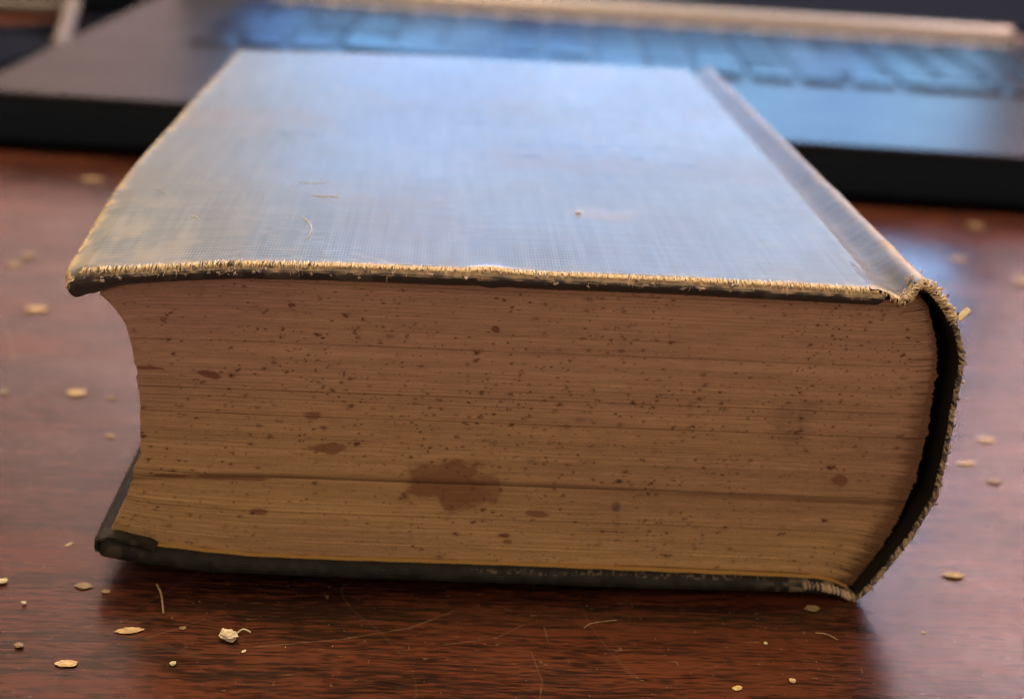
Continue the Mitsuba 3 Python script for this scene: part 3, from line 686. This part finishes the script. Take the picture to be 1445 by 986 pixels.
scene['m_deck'] = {'type': 'principled', 'roughness': 0.42, 'specular': 0.13,
                   'base_color': proc(lambda p, n, uv: mix([0.022, 0.022, 0.025], [0.036, 0.034, 0.035], fbm(p.x * 40, p.y * 40, 1, octaves=3)))}
scene['m_body'] = {'type': 'principled', 'base_color': rgb(0.003, 0.005, 0.009), 'roughness': 0.6, 'specular': 0.06}
scene['m_key'] = {'type': 'principled', 'base_color': rgb(0.010, 0.011, 0.018), 'roughness': 0.40, 'specular': 0.20}
scene['m_well'] = metal([0.008, 0.008, 0.010], 0.5)
scene['m_legend'] = metal([0.65, 0.65, 0.68], 0.5)
scene['m_hinge'] = {'type': 'principled', 'base_color': rgb(0.36, 0.30, 0.25), 'roughness': 0.4, 'metallic': 0.5, 'specular': 0.5}
scene['m_bezel'] = metal([0.010, 0.020, 0.055], 0.4)
scene['m_rubber'] = metal([0.015, 0.015, 0.015], 0.7)
lap = thing('laptop', 'open dark laptop with lit screen standing out of focus behind the book', 'laptop')


def lp(name, mesh, m, parent=lap, label=None, **kw): return part(parent, name, mesh, m, label, to_world=LW, **kw)


# body: chamfered slab with a slightly recessed underside
def slab(w, d, z0, z1, r, ch, prof):
    from shapely.geometry import box as sbox
    def ringat(o): return np.array(sbox(r + o, r + o, w - r - o, d - r - o).buffer(r, quad_segs=8).exterior.coords)[:-1]
    levels = [(ch * q, z0 + (z1 - z0) * h) for q, h in prof]
    R = [np.c_[ringat(o), np.full(len(ringat(o)), z)] for o, z in levels]
    n = min(map(len, R)); V = np.stack([resample(np.vstack([q, q[:1]]), 121)[:-1] for q in R], 1)
    f = grid_faces(120, len(levels), True); V = V.reshape(-1, 3); V = np.vstack([V, [[w / 2, d / 2, z0], [w / 2, d / 2, z1]]])
    i = np.arange(120); k = len(levels)
    fan = np.vstack([np.stack([np.full(120, len(V) - 2), ((i + 1) % 120) * k, i * k], 1), np.stack([np.full(120, len(V) - 1), i * k + k - 1, ((i + 1) % 120) * k + k - 1], 1)])
    return V, np.vstack([tri(f), fan])[:, ::-1]


lp('base', slab(WD, DP, 0.0020, HT - 0.0006, 0.010, 0.0022, ((0.5, 0.0), (-2.6, 0.02), (-2.9, 0.12), (-2.0, 0.4), (0.0, 0.9), (0.4, 0.98), (1, 1.0))), 'm_body', smooth=30)
lp('deck', slab(WD - 0.0010, DP - 0.0010, HT - 0.0022, HT, 0.0095, 0.0007, ((1, 0.0), (0, 0.3), (0, 0.75), (0.3, 0.93), (1, 1.0))), 'm_deck', smooth=30)
lp('foot', rbox(0.03, 0.11, 0.012, 0.020, 0.0, 0.0036, r=0.001), 'm_rubber'); lp('foot', rbox(WD - 0.11, WD - 0.03, 0.012, 0.020, 0.0, 0.0036, r=0.001), 'm_rubber')
lp('foot', rbox(0.06, WD - 0.06, DP - 0.03, DP - 0.022, 0.0, 0.0036, r=0.001), 'm_rubber')
lp('touchpad', rbox(0.125, 0.235, 0.010, 0.088, HT - 0.001, HT + 0.0003, r=0.0006), 'm_deck')
kb = lp('keyboard', rbox(0.040, 0.402, 0.0985, 0.226, HT - 0.001, HT + 0.0002, r=0.0005), 'm_well')
P0 = 0.0197
for r in range(6):
    col = 0
    while col < 18:
        wd = 1
        if r == 0 and col == 3: wd = 5
        if r == 0 and col == 14: wd = 2
        if r in (1, 2) and col in (0, 12): wd = 2
        x0 = 0.0425 + col * P0; y0 = 0.1005 + r * 0.0207
        s = rbox(x0 + 0.0018, x0 + wd * P0 - 0.0018, y0 + 0.0018, y0 + 0.0186, HT - 0.0003, HT + 0.0019, r=0.0009, n=2)
        c0 = s[0].mean(0); tx, ty = rng.normal(0, 0.012), rng.normal(0, 0.02)
        s[0][:, 2] += tx * (s[0][:, 0] - c0[0]) + ty * (s[0][:, 1] - c0[1])
        key = lp('key', s, 'm_key', kb, smooth=40)
        if wd < 5:                                      # a small stroke where the legend is printed
            lp('legend', rbox(x0 + 0.005, x0 + 0.0082, y0 + 0.009, y0 + 0.0125, HT + 0.0019, HT + 0.0023, r=0.00015, n=1), 'm_legend', key) if False else None
        col += wd
# hinge bar, lid and display
cyl = trimesh.creation.cylinder(radius=0.0052, height=0.345, sections=40); cyl.apply_transform(trimesh.transformations.rotation_matrix(math.pi / 2, [0, 1, 0])); cyl.apply_translation([0.058 + 0.1725, 0.2475, HT + 0.0022])
lp('hinge_bar', (np.array(cyl.vertices), np.array(cyl.faces)), 'm_hinge', label='pale hinge bar between keyboard and screen', smooth=40)
lp('speaker_strip', rbox(0.05, 0.40, 0.2275, 0.2420, HT - 0.001, HT + 0.0006, r=0.0005), 'm_hinge')
TILT = 16.0
LID = LW @ T().translate([0, 0.2500, HT + 0.0035]).rotate([1, 0, 0], -TILT)
lid = lp('lid', rbox(0.002, WD - 0.002, 0.0, 0.0065, 0.0, 0.258, r=0.0025), 'm_body', label='dark screen lid of the laptop tilted back', smooth=40); scene[lid]['to_world'] = LID
k = part(lid, 'bezel', rbox(0.004, WD - 0.004, -0.0006, 0.001, 0.002, 0.256, r=0.0005), 'm_bezel'); scene[k]['to_world'] = LID
INV = np.linalg.inv(np.array(LID.matrix))


def screen_glow(p, n, uv):
    # wallpaper of a bright blue sky with paler windows of cloud
    u, v = uv.x, uv.y
    f = fbm(u * 5, v * 4, 3, octaves=3)
    c = mix([0.15, 0.42, 1.12], [0.33, 0.80, 1.32], smoothstep(0.3, 0.7, f + 0.25 * (0.5 - v) + 0.15 * (u - 0.4)))
    c = mix(c, [0.55, 0.70, 1.1], smoothstep(0.60, 0.75, fbm(u * 4 + 9, v * 7, 6, octaves=3)) * 0.6)
    return c * (2.6 * SCREEN)


v = np.array([[0.034, -0.0009, 0.024], [WD - 0.034, -0.0009, 0.024], [WD - 0.034, -0.0009, 0.248], [0.034, -0.0009, 0.248]])
k = part(lid, 'display', (v, np.array([[0, 1, 2], [0, 2, 3]])), 'm_bezel', 'glowing blue display', uv=np.array([[0, 0], [1, 0], [1, 1], [0, 1.0]]))
scene[k]['to_world'] = LID; scene[k]['emitter'] = {'type': 'area', 'radiance': proc(screen_glow)}

# ------------------------------------------------------------------ blurred things at the back left
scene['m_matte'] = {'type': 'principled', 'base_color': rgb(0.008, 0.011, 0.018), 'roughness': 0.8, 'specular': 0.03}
t = thing('case', 'dark flat case, out of focus in the top left corner', 'case')
part(t, 'body', rbox(-0.26, -0.102, 0.522, 0.62, 0.0, 0.012, r=0.004), 'm_matte', smooth=40)
part(t, 'lid', rbox(-0.261, -0.101, 0.521, 0.621, 0.0123, 0.022, r=0.004), 'm_matte', smooth=40)
t = thing('shade_sheet', 'added black sheet standing in for shade left of the laptop', 'shade_sheet')  # thin black sheet added where the laptop only shades the table
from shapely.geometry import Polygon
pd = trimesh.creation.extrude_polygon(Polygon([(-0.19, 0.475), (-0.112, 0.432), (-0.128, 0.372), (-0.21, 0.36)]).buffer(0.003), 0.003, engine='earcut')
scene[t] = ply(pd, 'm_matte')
t = thing('cable', 'pale grey cable looping beside the left side of the laptop', 'cable')
C = smooth_line([(-0.108, 0.405, 0.004), (-0.1139, 0.430, 0.004), (-0.1160, 0.446, 0.006), (-0.1206, 0.4707, 0.010), (-0.1260, 0.5, 0.010), (-0.131, 0.515, 0.006), (-0.140, 0.518, 0.004), (-0.20, 0.515, 0.004)], 70, 6)
scene['m_cable'] = {'type': 'twosided', 'bsdf': metal([0.16, 0.14, 0.12], 0.5)}
scene[t] = ply(tube(C, 0.0036, 14), 'm_cable', smooth=True)
t = thing('cable', 'black tube lying on the table under the pale grey cable', 'cable')  # dark tube laid along the dark band on the table
C = smooth_line([(-0.19, 0.43, 0.003), (-0.1330, 0.4550, 0.003), (-0.118, 0.478, 0.003), (-0.103, 0.497, 0.003), (-0.090, 0.512, 0.003), (-0.06, 0.53, 0.003)], 60, 6)
scene['m_black_tube'] = {'type': 'twosided', 'bsdf': {'type': 'ref', 'id': 'm_matte'}}
scene[t] = ply(tube(C, 0.0028, 12), 'm_black_tube', smooth=True)
